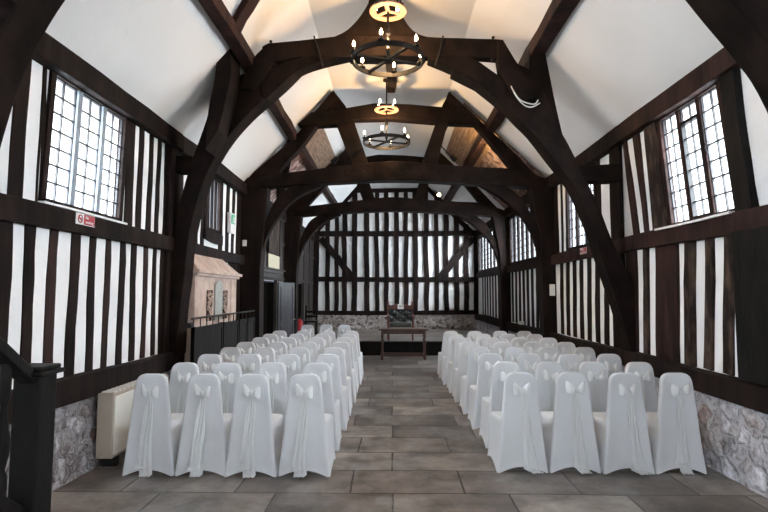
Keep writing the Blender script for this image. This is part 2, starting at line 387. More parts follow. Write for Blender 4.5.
# right wall, lower range
rg = [(727, 740), (707.5, 718), (690, 699.5), (675, 683), (646, 653), (635, 641)]
rs = [(yr(742), yr(740))] + [(yr(a[0]), yr(b[1])) for a, b in zip(rg, rg[1:])] + [(yr(635), 7.1)]
rs.insert(0, (3.75, 4.0))
for k, (a, b) in enumerate(rs):
    stud(1, a, b, 0.93, 2.24, ['oak_red', 'oak_red', 'oak_worn', 'oak_worn', 'oak_worn', 'oak_red', 'oak_worn'][k % 7], wall_right, -.10 if 0 < k < 5 else -.06, 0.03 if k != 4 else 0.06)
for y in [7.35 + .335 * i for i in range(8)]: stud(1, y, y + .17, 0.93, 2.24, 'oak', wall_right, -.05)
for y in [10.55 + .385 * i for i in range(9)]: stud(1, y, y + .20, 0.93, 2.24, 'oak', wall_right, -.02)
for y in [14.5 + .45 * i for i in range(9)]: stud(1, y, y + .21, 0.93, 2.24, 'oak', wall_right, 0)
# right wall, upper range
def wq(side, top, bot, m, par, t=.03, name='stud'):
    X = WL if side < 0 else WR; n = Vector((1 if side < 0 else -1, 0, 0)); A = []
    a0 = onX(bot[0], bot[2], X); a1 = onX(bot[1], bot[2], X); b0 = onX(top[0], top[2], X); b1 = onX(top[1], top[2], X)
    def at_z(p, q, z): f = (z - p.z) / (q.z - p.z); return p.lerp(q, f)
    zs = [2.42, 2.8, 3.2, 3.6, 3.80]; lo = []
    for z in zs:
        l = at_z(a0, b0, z); r = at_z(a1, b1, z); l.y += random.uniform(-.012, .012); r.y += random.uniform(-.012, .012)
        lo.append([l - n * .03, r - n * .03, r + n * t, l + n * t])
    bm = bmesh.new(); rings(bm, lo); return finish(name, bm, m, par, bevel=.006)
wq(1, (624, 627.5, 140), (635, 640.5, 235), 'oak_red', wall_right)
wq(1, (634.5, 640, 135), (646.5, 650, 232), 'oak_red', wall_right)
wq(1, (646, 658.5, 125), (655, 671, 225), 'oak_worn', wall_right, .04)
stud(1, 3.72, 3.95, 2.43, 3.76, 'oak_red', wall_right, 0)
stud(1, 4.50, 4.72, 2.43, 3.76, 'black_wood', wall_right, .14, 0.07)  # shade on this near post is put into its black colour
stud(1, 4.10, 4.74, 0.93, 2.24, 'black_wood', wall_right, .0, 0.10)  # wide post, near-black colour stands in for the shade on it
for a, b, l in [(7.84, 8.0, 0), (9.35, 9.44, 0), (9.60, 9.70, 0), (9.86, 10.1, 0), (10.4, 10.52, 0), (14.3, 14.45, 0)]:
    stud(1, a, b, 2.43, 3.76, 'oak', wall_right, l)

# windows --------------------------------------------------------------
def window(idx, side, y0, y1, z0, z1, lights, cols, rows, framem, mull=0.07, casement=None, shear=0.0, blue=False):
    X = WL if side < 0 else WR; o_ = -1 if side < 0 else 1
    root = struct(empty('window_%d' % idx, (X, (y0 + y1) / 2, z0)))
    off = Vector(root.location)
    def bx(bm, ya, yb, za, zb, xa, xb):     # x measured outward from the wall face
        A = []
        for z in (za, zb):
            for (xx, yy) in ((xa, ya), (xb, ya), (xb, yb), (xa, yb)):
                A.append(Vector((X + o_ * xx, yy + shear * (z - z0), z)) - off)
        v = [bm.verts.new(p) for p in A]
        for f in ((3, 2, 1, 0), (4, 5, 6, 7), (0, 1, 5, 4), (1, 2, 6, 5), (2, 3, 7, 6), (3, 0, 4, 7)): bm.faces.new([v[i] for i in f])
    bm = bmesh.new(); fw = 0.035
    bx(bm, y0 - .03, y1 + .03, z0 - .03, z0 + fw, -.03, .06); bx(bm, y0 - .03, y1 + .03, z1 - fw, z1 + .03, -.03, .06)
    bx(bm, y0 - .03, y0 + fw, z0, z1, -.03, .06); bx(bm, y1 - fw, y1 + .03, z0, z1, -.03, .06)
    finish('window_frame', bm, framem, root, bevel=0.006)
    ya, yb, za, zb = y0 + fw, y1 - fw, z0 + fw, z1 - fw
    lw = (yb - ya - mull * (lights - 1)) / lights
    for k in range(lights):
        a = ya + k * (lw + mull); b = a + lw
        if k < lights - 1:
            bm = bmesh.new(); bx(bm, b, b + mull, za, zb, -.015, .045); finish('mullion', bm, 'frame_blue' if blue else framem, root, bevel=0.008)
        bm = bmesh.new(); bx(bm, a, b, za, zb, .020, .024); g = finish('glass_pane', bm, 'glass', root)
        bm = bmesh.new()
        for c in range(0, cols + 1): yy = a + (b - a) * c / cols; bx(bm, yy - .007, yy + .007, za, zb, .012, .032)
        for r in range(0, rows + 1):
            zz = za + (zb - za) * r / rows; bx(bm, a, b, zz - .007, zz + .007, .013, .031)
        finish('leading', bm, 'lead', root)
        if casement == k:
            bm = bmesh.new(); zt = za + (zb - za) * .86
            bx(bm, a, a + .018, za, zt, -.01, .04); bx(bm, b - .018, b, za, zt, -.01, .04)
            bx(bm, a, b, za, za + .02, -.01, .04); bx(bm, a, b, zt - .02, zt + .015, -.01, .04)
            finish('casement', bm, 'iron', root)
            bm = bmesh.new(); zc = za + (zb - za) * .55
            tube(bm, [Vector((X + o_ * .0, a + .03, zc + .06)) - off, Vector((X - o_ * .015, a + .05, zc)) - off, Vector((X, a + .03, zc - .06)) - off], .006)
            finish('casement_handle', bm, 'iron', root)
    return root
window(1, -1, *LWIN[0], 3, 2, 7, 'oak', 0.07, shear=SH[LWIN[0]], blue=True)
window(2, 1, *RWIN[0], 3, 2, 7, 'oak_red', 0.06, casement=1, shear=SH[RWIN[0]])
window(3, -1, *LWIN[1], 4, 1, 1, 'oak', 0.06)
window(4, 1, *RWIN[1], 3, 3, 7, 'oak', 0.07)
window(5, 1, *RWIN[2], 8, 2, 7, 'oak', 0.11)
window(6, 1, *RWIN[3], 8, 2, 7, 'oak', 0.11)
k = 7
for side in (-1, 1):
    for w in FILLWIN: window(k, side, *w, 4, 2, 6, 'oak', 0.07); k += 1  # the added, unseen fill windows, one per side
# head and sill timbers round the two near windows
bm = bmesh.new(); plank(bm, (WR - .0, 4.72, 2.425), (WR - .0, 6.06, 2.425), .022, .022, .12, (-1, 0, 0), .003); finish('window_sill', bm, 'plaster', wall_right)
bm = bmesh.new(); plank(bm, (WL + .0, 4.26, 2.455), (WL + .0, 5.62, 2.455), .02, .02, .07, (1, 0, 0), .003); finish('window_sill', bm, 'plaster', wall_left)
bm = bmesh.new(); plank(bm, (WL, 8.05, 2.62), (WL, 8.9, 2.60), .15, .17, .05, (1, 0, 0), .01); finish('window_sill', bm, 'oak', wall_left)

# end wall ----------------------------------------------------------------
bm = bmesh.new()
prof = [(WL - .2, 0), (WR + .2, 0), (WR + .2, ER), (WR, ER + .1), (CXR, TOPZ + .1), (CXL, TOPZ + .1), (WL, EL + .1), (WL - .2, EL)]
hexa(bm, [(x, YE, z) for x, z in prof], [(x, YE + .25, z) for x, z in prof])
wall_back = struct(finish('wall_back', bm, 'plaster'))
def ebar(x0, z0, x1, z1, w0, w1=None, t=.05, m='oak', name='stud', wob=.012):
    bm = bmesh.new(); plank(bm, (x0, YE + .03, z0), (x1, YE + .03, z1), w0, w1 or w0, t + .03, (0, -1, 0), wob, 6)
    return finish(name, bm, m, wall_back)
def xe(px): return (px - 392) / (515 / YE)
ebar(WL, .95, WR, .97, .16, t=.12, name='sill_beam'); ebar(WL, 2.20, WR, 2.19, .19, t=.09, name='middle_rail')
ebar(WL, 3.90, WR, 3.93, .20, t=.10, name='tie_beam'); ebar(-1.6, 5.56, 1.6, 5.56, .15, t=.08, name='collar')
wg = [(318.7, 325.3), (329.8, 334.3), (338.5, 342), (347, 351.6), (357, 364), (369.4, 374.9), (379.3, 384), (388.7, 394.2), (399, 403.6), (408, 412.9), (418, 423.9), (428.8, 434.5), (438.7, 443.7), (448.6, 454), (459, 463.5), (468.4, 473.9)]
for a, b in zip(wg, wg[1:]):
    x0, x1 = xe(a[1]), xe(b[0]); c = (x0 + x1) / 2; w = x1 - x0
    ebar(c, 1.02, c + random.uniform(-.02, .02), 2.12, w); ebar(c, 2.28, c + random.uniform(-.03, .03), 3.82, w)
    zt = 5.5 if abs(c) < 1.4 else TOPZ - (abs(c) - 1.2) * (1.02)
    ebar(c, 3.98, c, zt, w)
ebar(xe(316), 1.0, xe(316), 3.85, .2, t=.12, name='corner_post'); ebar(xe(476), 1.0, xe(476), 3.9, .2, t=.12, name='corner_post')
ebar(xe(320), 3.72, xe(354), 2.22, .24, .26, t=.09, name='brace', wob=.03); ebar(xe(474), 3.72, xe(438), 2.22, .24, .26, t=.09, name='brace', wob=.03)
for sx in (-1, 1): ebar(sx * 2.95 + .05, 3.95, sx * 1.15, 5.85, .18, t=.09, name='rafter')
bm = bmesh.new(); nx = 100; nz = 14; g = []
for j in range(nz + 1):
    row = []
    for i in range(nx + 1):
        x = WL + .02 + (WR - WL - .04) * i / nx; z = 0.2 + .68 * j / nz
        row.append(bm.verts.new((x, YE - .10 - noise.noise(Vector((x * 5, z * 6, 4))) * .03, z)))
    g.append(row)
for j in range(nz):
    for i in range(nx): bm.faces.new((g[j][i], g[j][i + 1], g[j + 1][i + 1], g[j + 1][i]))
finish('stone_dado', bm, 'rubble_pale', wall_back)
# wall behind the camera; its upper opening is added for rear fill light
bm = bmesh.new()
box(bm, WL - .2, WR + .2, YB - .2, YB, 0, 2.4); box(bm, WL - .2, WL + 1.3, YB - .2, YB, 2.4, 4.0); box(bm, WR - 1.3, WR + .2, YB - .2, YB, 2.4, 4.0)
hexa(bm, [(x, YB - .2, z) for x, z in [(WL - .2, 4), (WR + .2, 4), (CXR, 6.05), (CXL, 6.05)]], [(x, YB, z) for x, z in [(WL - .2, 4), (WR + .2, 4), (CXR, 6.05), (CXL, 6.05)]])
struct(finish('wall_front', bm, 'plaster'))

# dais
bm = B((WL + .02, WR - .02, 14.15, YE - .05, 0, .36)); dais = struct(finish('trim_1', bm, 'floor'))
bm = B((WL + .02, WR - .02, 14.10, 14.16, 0.0, .335)); finish('dais_riser', bm, 'black_wood', dais)
bm = B((WL + .02, WR - .02, 14.07, 14.30, .335, .372)); finish('dais_nosing', bm, 'black_wood', dais)

# panelling of the rear left wall, with its doorways
PX = WL + .07
bm = bmesh.new()
def pbox(y0, y1, z0, z1, a=0.0, b=.07): box(bm, WL + a, WL + b, y0, y1, z0, z1)
y = 10.9
while y < 19.2:
    w = .22; y1 = min(y + w, 19.25)
    z0 = 0
    mid = (y + y1) / 2
    if 11.40 < mid < 13.05: z0 = 2.0
    if 15.95 < mid < 17.05: z0 = 2.02
    pbox(y + .008, y1 - .008, z0, 3.70, 0.0, .055); y = y1
for (a, b) in ((10.9, 19.2),): pbox(a, b, 2.02, 2.10, .0, .08)
pbox(10.9, 19.2, 2.95, 3.05, .0, .075); pbox(10.9, 19.2, 3.62, 3.72, .0, .09)
for yy in (11.32, 11.53, 13.02, 15.2, 15.88, 17.05, 18.2): pbox(yy, yy + .10, 0, 3.65, 0, .085)
panelling = struct(finish('trim_2', bm, 'panel'))
bm = B((WL - .02, WL + .16, 11.15, 13.45, 2.16, 2.24), (WL - .02, WL + .12, 11.25, 13.35, 2.04, 2.16), (WL, WL + .20, 11.1, 13.5, 2.24, 2.28))
finish('door_cornice', bm, 'panel', panelling, bevel=.008)
for a, b, z0, z1 in LDOORS:
    bm = B((WL - .14, WL + .02, a, a + .03, 0, z1), (WL - .14, WL + .02, b - .03, b, 0, z1), (WL - .14, WL + .02, a, b, z1 - .03, z1))
    finish('door_jamb', bm, 'black_wood', panelling)
# dark passages behind the doorways
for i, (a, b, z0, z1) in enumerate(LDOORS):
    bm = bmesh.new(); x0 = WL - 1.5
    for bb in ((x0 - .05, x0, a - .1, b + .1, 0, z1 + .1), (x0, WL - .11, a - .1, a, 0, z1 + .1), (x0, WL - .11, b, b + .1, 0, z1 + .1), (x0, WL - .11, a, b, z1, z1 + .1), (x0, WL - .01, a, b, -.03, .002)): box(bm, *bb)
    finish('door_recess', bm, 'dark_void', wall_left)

# door leaf (folded back towards the wall)
dr = struct(empty('door_1', (WL + .10, 13.08, 0.01), 0)); dr.rotation_euler = (0, 0, math.radians(-17))
bm = B((-.02, .02, 0, .86, 0, 1.95)); finish('door_leaf', bm, 'door', dr)
def fr(bm, y0, y1, z0, z1):
    box(bm, .02, .032, y0, y0 + .018, z0, z1); box(bm, .02, .032, y1 - .018, y1, z0, z1); box(bm, .02, .032, y0, y1, z0, z0 + .018); box(bm, .02, .032, y0, y1, z1 - .018, z1)
for (y0, y1, z0, z1) in ((.10, .76, .95, 1.85), (.10, .76, .56, .86), (.10, .76, .12, .48)):
    bm = bmesh.new(); fr(bm, y0, y1, z0, z1); box(bm, .02, .027, y0 + .06, y1 - .06, z0 + .05, z1 - .05)
    finish('door_panel', bm, 'door', dr)
bm = bmesh.new(); tube(bm, [(.02, .80, .98), (.07, .80, .98), (.075, .72, .98)], .010); finish('door_handle', bm, 'brass', dr)

# ------------------------------------------------------------------ roof trusses
def poly_part(name, pts, Y, thick, m, par, inset=0.0, bevel=.014):
    P = [onY(x, y, Y + inset) for x, y in pts]
    o = Vector(par.location); A = [p - o for p in P]; Bk = [p + Vector((0, thick, 0)) for p in A]
    bm = bmesh.new(); hexa(bm, A, Bk)
    return finish(name, bm, m, par, bevel=bevel)
def smooth_path(pts, n=4):           # Catmull-Rom through picture points
    out = []
    for i in range(len(pts) - 1):
        p0 = pts[max(i - 1, 0)]; p1 = pts[i]; p2 = pts[i + 1]; p3 = pts[min(i + 2, len(pts) - 1)]
        for k in range(n):
            t = k / n
            out.append(tuple(0.5 * ((2 * b) + (-a + c) * t + (2 * a - 5 * b + 4 * c - d) * t * t + (-a + 3 * b - 3 * c + d) * t ** 3) for a, b, c, d in zip(p0, p1, p2, p3)))
    out.append(pts[-1]); return out

Y1 = 6.80
t1 = empty('roof_truss', (0, Y1, 0))
tag(t1, 'massive curved oak arch truss behind the front rows, meeting under the larger near chandelier', 'roof truss', 'oak roof trusses')
Lout = smooth_path([(161, 356), (164, 310), (171, 252), (178, 210), (187, 175), (195, 151), (206, 120), (213, 95), (222, 82)])
Lin = smooth_path([(300, 66), (283, 83), (265, 99), (248, 114), (230, 134), (216, 155), (204, 180), (196, 205), (188, 240), (184, 280), (180, 310), (177, 356)])
poly_part('arch_blade', Lout + [(237, 76), (249, 71), (262, 66), (283, 62), (300, 54)] + Lin, Y1, .30, 'oak_truss', t1)
Rin = smooth_path([(478, 83), (504, 104), (520, 120), (533, 133), (550, 155), (565, 174), (577, 192), (593, 230), (606, 269), (620, 309), (633, 356)])
Rout = smooth_path([(650, 356), (640, 309), (627, 272), (611, 237), (599, 206), (580, 167), (568, 143), (561, 130), (550, 100), (540, 80)])
poly_part('arch_blade', Rin + Rout + [(528, 68), (514, 62), (507, 70), (503, 78), (474, 58), (456, 54), (452, 70)], Y1, .30, 'oak_truss', t1)
# collar, its elbows and the swept centre piece
poly_part('collar', [(262, 46), (268, 43), (300, 40), (336, 36), (392, 34), (436, 37), (470, 38), (501, 39), (499, 59), (474, 57), (430, 57), (392, 55), (350, 57), (300, 57), (272, 62), (262, 62)], Y1, .14, 'oak_truss', t1, inset=-.03)
poly_part('elbow', [(268, 43), (276, 55), (270, 66), (262, 78), (252, 90), (238, 88), (246, 70), (256, 54)], Y1, .14, 'oak_truss', t1, inset=-.05)
poly_part('elbow', [(497, 40), (503, 39), (515, 59), (530, 80), (536, 98), (520, 100), (507, 84), (499, 70), (497, 58)], Y1, .14, 'oak_truss', t1, inset=-.05)
c = smooth_path([(330, 38), (345, 31), (356, 21), (364, 10), (369, 0), (371, -16)]) + smooth_path([(397, -16), (399, 2), (404, 18), (412, 29), (422, 35), (436, 38)])
poly_part('centre_bracket', c + [(425, 57), (350, 57)], Y1, .24, 'oak_truss', t1, inset=.02)
poly_part('arched_brace', smooth_path([(300, 58), (283, 62), (270, 74), (262, 84), (262, 96)], 2) + smooth_path([(266, 99), (283, 83), (300, 69), (323, 61), (353, 54)]) + [(353, 46), (320, 50)], Y1, .24, 'oak_truss', t1, inset=-.02)
poly_part('arched_brace', smooth_path([(428, 58), (452, 68), (478, 82), (504, 103)]) + smooth_path([(507, 82), (490, 69), (470, 57), (430, 46)], 2), Y1, .24, 'oak_truss', t1, inset=-.02)
poly_part('spur_strut', smooth_path([(205, 150), (208, 110), (214, 80), (217, 55), (222, 40)]) + smooth_path([(229, 38), (231, 55), (231, 75), (226, 100), (218, 130)]), Y1, .40, 'oak_truss', t1, inset=-.36)
poly_part('spur_strut', smooth_path([(531, 44), (529, 60), (533, 90), (548, 120)], 2) + smooth_path([(563, 135), (556, 105), (550, 75), (545, 50), (542, 40)]), Y1, .14, 'oak_truss', t1, inset=.03)
poly_part('spur_tie', [(174, 155), (192, 156), (192, 172), (172, 172)], Y1, .2, 'oak_truss', t1, inset=.05)
poly_part('spur_tie', [(580, 166), (622, 163), (622, 181), (584, 182)], Y1, .2, 'oak_truss', t1, inset=.05)
for pts in ([(314, 36), (319, 52), (323, 68)], [(443, 36), (440, 50), (435, 66)]):
    bm = bmesh.new(); tube(bm, [onY(x, y, Y1 - .045) - t1.location for x, y in pts], .012, 6); finish('iron_strap', bm, 'iron', t1)
for (x, y) in ((271, 42), (275, 64), (493, 38), (492, 60)):
    bm = bmesh.new(); p = onY(x, y, Y1 - .04) - t1.location; tube(bm, [p, p + Vector((0, -.02, 0))], .02, 6); finish('bolt', bm, 'iron', t1)
def posts(par, Y, name='wall_post'):
    for s in (-1, 1):
        X = WL if s < 0 else WR; bm = bmesh.new()
        yo = .50 if s > 0 else .02; plank(bm, (X, yo, 0.0), (X, yo - .06 * s, 3.75), .30, .32, .06, (-s, 0, 0), .012, 8); finish(name, bm, 'oak', par, bevel=.012)
posts(t1, Y1)

def copy_tree(o, parent=None):
    c = o.copy(); COL.objects.link(c)
    if parent: c.parent = parent
    for ch in list(o.children): copy_tree(ch, c)
    return c
t0 = copy_tree(t1); t0.location.y = Y1 - 3.68
tag(t0, 'nearest dark curved oak truss, only its blades showing in the top corners')

YT2 = 10.10
t2 = empty('roof_truss', (0, YT2, 0))
tag(t2, 'tie beam truss with splayed struts around the smaller far chandelier', 'roof truss', 'oak roof trusses')
tie = smooth_path([(243, 178), (290, 172), (341, 166), (391, 161), (432, 164), (480, 167), (515, 169), (545, 178)]) + smooth_path([(545, 188), (510, 186), (480, 184), (430, 181), (388, 180), (340, 182), (290, 185), (243, 190)])
poly_part('tie_beam', tie, YT2, .30, 'oak_truss', t2, inset=-.03)
poly_part('collar', [(297, 124), (311, 112), (333, 110), (374, 103), (409, 104), (445, 107), (468, 109), (482, 124), (452, 123), (391, 118), (353, 119), (336, 124), (303, 126)], YT2, .26, 'oak_truss', t2)
poly_part('queen_strut', [(333, 90), (345, 105), (354, 121), (370, 168), (353, 168), (337, 126), (327, 104)], YT2, .22, 'oak_truss', t2, inset=.03)
poly_part('queen_strut', [(450, 91), (458, 104), (446, 130), (436, 168), (420, 168), (436, 122), (443, 104)], YT2, .22, 'oak_truss', t2, inset=.03)
poly_part('principal_rafter', smooth_path([(240, 183), (270, 158), (294, 137), (314, 112), (332, 91)], 2) + smooth_path([(338, 98), (322, 118), (303, 144), (288, 160), (275, 174)], 2), YT2, .24, 'oak_truss', t2, inset=.02)
poly_part('principal_rafter', [(449, 91), (482, 122), (512, 150), (543, 182), (512, 168), (484, 134), (462, 110), (446, 98)], YT2, .24, 'oak_truss', t2, inset=.02)
poly_part('main_post', [(236, 178), (268, 180), (264, 224), (260, 270), (259, 352), (240, 352), (238, 260)], YT2, .32, 'oak', t2)
poly_part('main_post', [(529, 178), (556, 180), (557, 250), (559, 352), (545, 352), (541, 240), (534, 205)], YT2, .32, 'oak', t2)
poly_part('arched_brace', smooth_path([(258, 262), (263, 228), (277, 197), (292, 186)]) + [(318, 182), (322, 186)] + smooth_path([(319, 187), (296, 198), (279, 216), (268, 234), (259, 262)]), YT2, .18, 'oak_truss', t2, inset=.05)
poly_part('arched_brace', smooth_path([(478, 184), (503, 199), (524, 219), (535, 240), (543, 270)]) + smooth_path([(548, 270), (540, 232), (531, 214), (520, 196), (503, 184)]), YT2, .18, 'oak_truss', t2, inset=.05)
t3 = copy_tree(t2); t3.location.y = 13.95
tag(t3, 'farthest arched tie beam truss, just in front of the striped end wall')

# purlins, wind braces, spine beam
def beamthing(name, p0, p1, w, h, m, label, cat, group=None, wob=.02, seg=14, par=None):
    p0 = Vector(p0); p1 = Vector(p1); d = (p1 - p0); up = Vector((0, 0, 1)); s = d.cross(up).normalized(); u = s.cross(d).normalized()
    bm = bmesh.new(); loops = []
    for i in range(seg + 1):
        f = i / seg; p = d * f + s * random.uniform(-wob, wob) + u * random.uniform(-wob, wob); ww = w * random.uniform(.9, 1.1) / 2; hh = h * random.uniform(.9, 1.1) / 2
        loops.append([p + s * ww + u * hh, p - s * ww + u * hh, p - s * ww - u * hh, p + s * ww - u * hh])
    rings(bm, loops); o = finish(name, bm, m, par, bevel=.012, loc=p0)
    if label: tag(o, label, cat, group)
    return o
beamthing('purlin', (-1.95, 1.0, 4.88), (-2.03, YE - .02, 4.83), .16, .19, 'oak_red', 'long dark purlin running along the left roof slope above the wall', 'beam', 'roof purlins', seg=30, wob=.008)
beamthing('purlin', (1.99, 1.0, 5.02), (1.99, YE - .02, 5.02), .20, .20, 'oak_red', 'long dark purlin running along the right roof slope above the wall', 'beam', 'roof purlins', seg=30, wob=.008)
beamthing('spine_beam', (0, 7.05, 5.79), (0, 10.1, 5.79), .17, .17, 'oak', 'short dark beam along flat ceiling above the smaller far chandelier', 'beam', seg=8)
def on_slope(px, py, off=.06):         # where the left roof slope is hit
    a = Vector((WL, 0, EL)); n = Vector((TOPZ - EL, 0, -(CXL - WL))).normalized(); d = ray(px, py)
    return CAM + d * ((a + n * off - CAM).dot(n) / d.dot(n))
beamthing('wind_brace', on_slope(229, 36), on_slope(259, -14), .14, .12, 'oak_red', 'short brace branching right from the left purlin at top edge of picture', 'beam', seg=5, wob=.008)
beamthing('wind_brace', (-2.05, 10.3, 4.78), (-2.72, 12.4, 4.05), .15, .12, 'oak', 'slanting wind brace below the left purlin behind the tie beam truss', 'beam', seg=6, wob=.01)

# ------------------------------------------------------------------ chairs
def rrect(w, d, r, yc, n=6):
    """rounded rectangle, 4*(n+1) points, counter-clockwise from back-left... w along x, d along y"""
    pts = []; hw, hd = w / 2, d / 2; r = min(r, hw * .98, hd * .98)
    for cx, cy, a0 in ((hw - r, -hd + r, -PI / 2), (hw - r, hd - r, 0), (-hw + r, hd - r, PI / 2), (-hw + r, -hd + r, PI)):
        for k in range(n + 1):
            a = a0 + PI / 2 * k / n; pts.append((cx + r * math.cos(a), yc + cy + r * math.sin(a)))
    return pts
def cring(wb, wf, yb, yf, rb, rf, inset=0.0, hem=0.0, pinch=0.0, z=0.0):
    """one section of the cover: back edge at yb (width wb), front edge at yf (width wf)"""
    P = []
    def arc(cx, cy, r, a0, n=4):
        for k in range(n + 1):
            a = a0 + PI / 2 * k / n; P.append((cx + r * math.cos(a), cy + r * math.sin(a), z))
    def line(p, q, n, nx, ny, amt, lift):
        for k in range(1, n + 1):
            f = k / (n + 1); b = 1 - (2 * f - 1) ** 2; e = b ** .5
            P.append((p[0] + (q[0] - p[0]) * f + nx * amt * e, p[1] + (q[1] - p[1]) * f + ny * amt * e, z + lift * b))
    arc(wb / 2 - rb, yb + rb, rb, -PI / 2)
    line((wb / 2, yb + rb), (wf / 2, yf - rf), 5, -1, 0, pinch, hem)
    arc(wf / 2 - rf, yf - rf, rf, 0); line((wf / 2 - rf, yf), (-wf / 2 + rf, yf), 5, 0, -1, pinch, hem)
    arc(-wf / 2 + rf, yf - rf, rf, PI / 2); line((-wf / 2, yf - rf), (-wb / 2, yb + rb), 5, 1, 0, pinch, hem)
    arc(-wb / 2 + rb, yb + rb, rb, PI); line((-wb / 2 + rb, yb), (wb / 2 - rb, yb), 5, 0, 1, inset + pinch, hem)
    return P
def cover_mesh():
    bm = bmesh.new(); L_ = []
    YB_ = lambda z: -.285 + .02 * z                      # back panel plane, floor to top
    WB = lambda z: .483 - .20 * (z / .93) if z > .1 else .489 - .22 * z
    for z, wf, yf, hem, pin in ((0.0, .47, .275, .058, .0), (.06, .455, .268, .03, .012), (.14, .44, .26, .0, .012), (.26, .43, .25, 0, .01), (.38, .425, .245, 0, .004), (.435, .42, .24, 0, 0)):
        L_.append(cring(WB(z), wf, YB_(z), yf, .025, .05, .006 if z < .1 else .012, hem, pin, z))
    L_.append(cring(WB(.46), .405, YB_(.46), .228, .025, .05, .012, z=.458))
    L_.append(cring(WB(.465), .37, YB_(.465), .20, .025, .05, .012, z=.465))
    L_.append(cring(WB(.47), WB(.47) - .02, YB_(.47), -.17, .022, .03, .012, z=.470))
    L_.append(cring(WB(.50), WB(.50) - .01, YB_(.5), -.195, .020, .028, .012, z=.50))
    for z in (.58, .66, .74, .80, .84): L_.append(cring(WB(z), WB(z) - .005, YB_(z), YB_(z) + .062, .018, .022, .018, z=z))
    H = .93
    for z, dw, t, ins in ((.87, .008, .060, .012), (.895, .028, .056, .010), (.912, .060, .050, .006), (.922, .095, .042, .002), (.929, .150, .026, 0)):
        yc = YB_(z) + .031; L_.append(cring(WB(z) - dw, WB(z) - dw, yc - t / 2, yc + t / 2, t * .3, t * .3, ins, z=z))
    rings(bm, L_, cap=False); bm.verts.ensure_lookup_table(); n = len(L_[0]); bm.faces.new([bm.verts[len(L_) * n - n + i] for i in range(n)])
    return bm
def ribbon(bm, path, widths, dirs):
    """strip along path; width direction per point"""
    L_ = [Vector(p) - Vector(d) * w / 2 for p, w, d in zip(path, widths, dirs)]; R_ = [Vector(p) + Vector(d) * w / 2 for p, w, d in zip(path, widths, dirs)]
    a = [bm.verts.new(p) for p in L_]; mid = [bm.verts.new(Vector(p) + Vector((0, -.012, 0))) for p in path]; b = [bm.verts.new(p) for p in R_]
    for i in range(len(path) - 1):
        bm.faces.new((a[i], a[i + 1], mid[i + 1], mid[i])); bm.faces.new((mid[i], mid[i + 1], b[i + 1], b[i]))
def back_y(z): return -.285 + .02 * z
def bow_mesh(rnd):
    bm = bmesh.new(); zc = .775 + rnd.uniform(-.015, .015); y0 = back_y(zc) - .012; xc = rnd.uniform(-.015, .015)
    for s in (-1, 1):
        wl = .072 + rnd.uniform(-.012, .012); droop = rnd.uniform(-.015, .03)
        loops = []
        for i in range(9):             # puffed loop: cross sections grow then close
            f = i / 8; x = xc + s * (.008 + wl * f); hh = .012 + .046 * math.sin(min(f * 1.25, 1) * PI / 2) * (1 if f < .85 else 1 - (f - .85) * 2.2)
            th = .008 + .022 * math.sin(f * PI); cz = zc + droop * f + .012 * f
            loops.append([(x, y0 - .015 + th * math.cos(a) - .012 * math.sin(f * PI) + .004 * math.sin(a * 5 + i), cz + hh * math.sin(a)) for a in [2 * PI * k / 12 for k in range(12)]])
        rings(bm, loops)
    lathe_l = [[(xc + .017 * math.cos(a) * q, y0 - .022 + .020 * math.sin(a) * q, zc + dz) for a in [2 * PI * k / 10 for k in range(10)]] for q, dz in ((.5, -.024), (1, -.012), (1.1, 0), (1, .012), (.5, .024))]
    rings(bm, lathe_l)
    return bm
def tails_mesh(rnd, sway):
    bm = bmesh.new()
    for s in (-1, 1):
        n = 16; L_ = []; R_ = []; xe_ = s * .02 + sway * .10 + rnd.uniform(-.015, .015); zend = .03 if s > 0 else rnd.uniform(.0, .12)
        zs = [.77 - (.77 - zend - .005) * i / n for i in range(n + 1)]
        grid = []
        for i, z in enumerate(zs):
            f = i / n; cx = xe_ * f + .012 * math.sin(f * 5 + s); w = .018 + .06 * min(1, f * 1.6) + .012 * math.sin(f * 7 + s)
            row = []
            for k in range(9):
                g = k / 8 - .5; x = cx + g * w * 1.3
                yy = -.292 - .02 * f - .008 * math.sin(k * 1.9 + f * 3) - .004 * s
                row.append(bm.verts.new((x, min(yy, -.282 - .02 * f), z + .006 * math.sin(k * 2 + s))))
            grid.append(row)
        # trail on the floor
        row = []
        for k in range(9):
            g = k / 8 - .5; row.append(bm.verts.new((xe_ + g * .10 + sway * .04, -.34 - .01 * math.sin(k * 2), .012 + .008 * abs(math.sin(k * 1.7)) + max(0, zend - .03))))
        grid.append(row)
        for a, b in zip(grid, grid[1:]):
            for k in range(8): bm.faces.new((a[k], a[k + 1], b[k + 1], b[k]))
    return bm
proto = []
for v in range(5):
    rnd = random.Random(v * 11 + 3)
    root = empty('covered_chair', (0, 0, 0))
    if v == 0:
        cov = finish('chair_cover', cover_mesh(), 'cover', root, smooth=True); sub = cov.modifiers.new('s', 'SUBSURF'); sub.levels = 1; sub.render_levels = 1
        cover_me = cov.data
    else:
        cov = bpy.data.objects.new('chair_cover', cover_me); COL.objects.link(cov); cov.parent = root
        sub = cov.modifiers.new('s', 'SUBSURF'); sub.levels = 1; sub.render_levels = 1
    finish('sash_bow', bow_mesh(rnd), 'organza', root, smooth=True)
    finish('sash_tails', tails_mesh(rnd, [-.1, -.35, .15, .55, .9][v]), 'organza', root, smooth=True)
    proto.append(root)
used = set()
ordn = ['nearest', 'second', 'third', 'fourth', 'fifth', 'sixth', 'seventh', 'eighth']
def put_chair(x, y, rz, label, group, v):
    if v not in used: o = proto[v]; used.add(v)
    else: o = copy_tree(proto[v])
    o.location = (x, y, 0); o.rotation_euler = (0, 0, rz)
    tag(o, label, 'chair', group)
    return o
rj = random.Random(5)
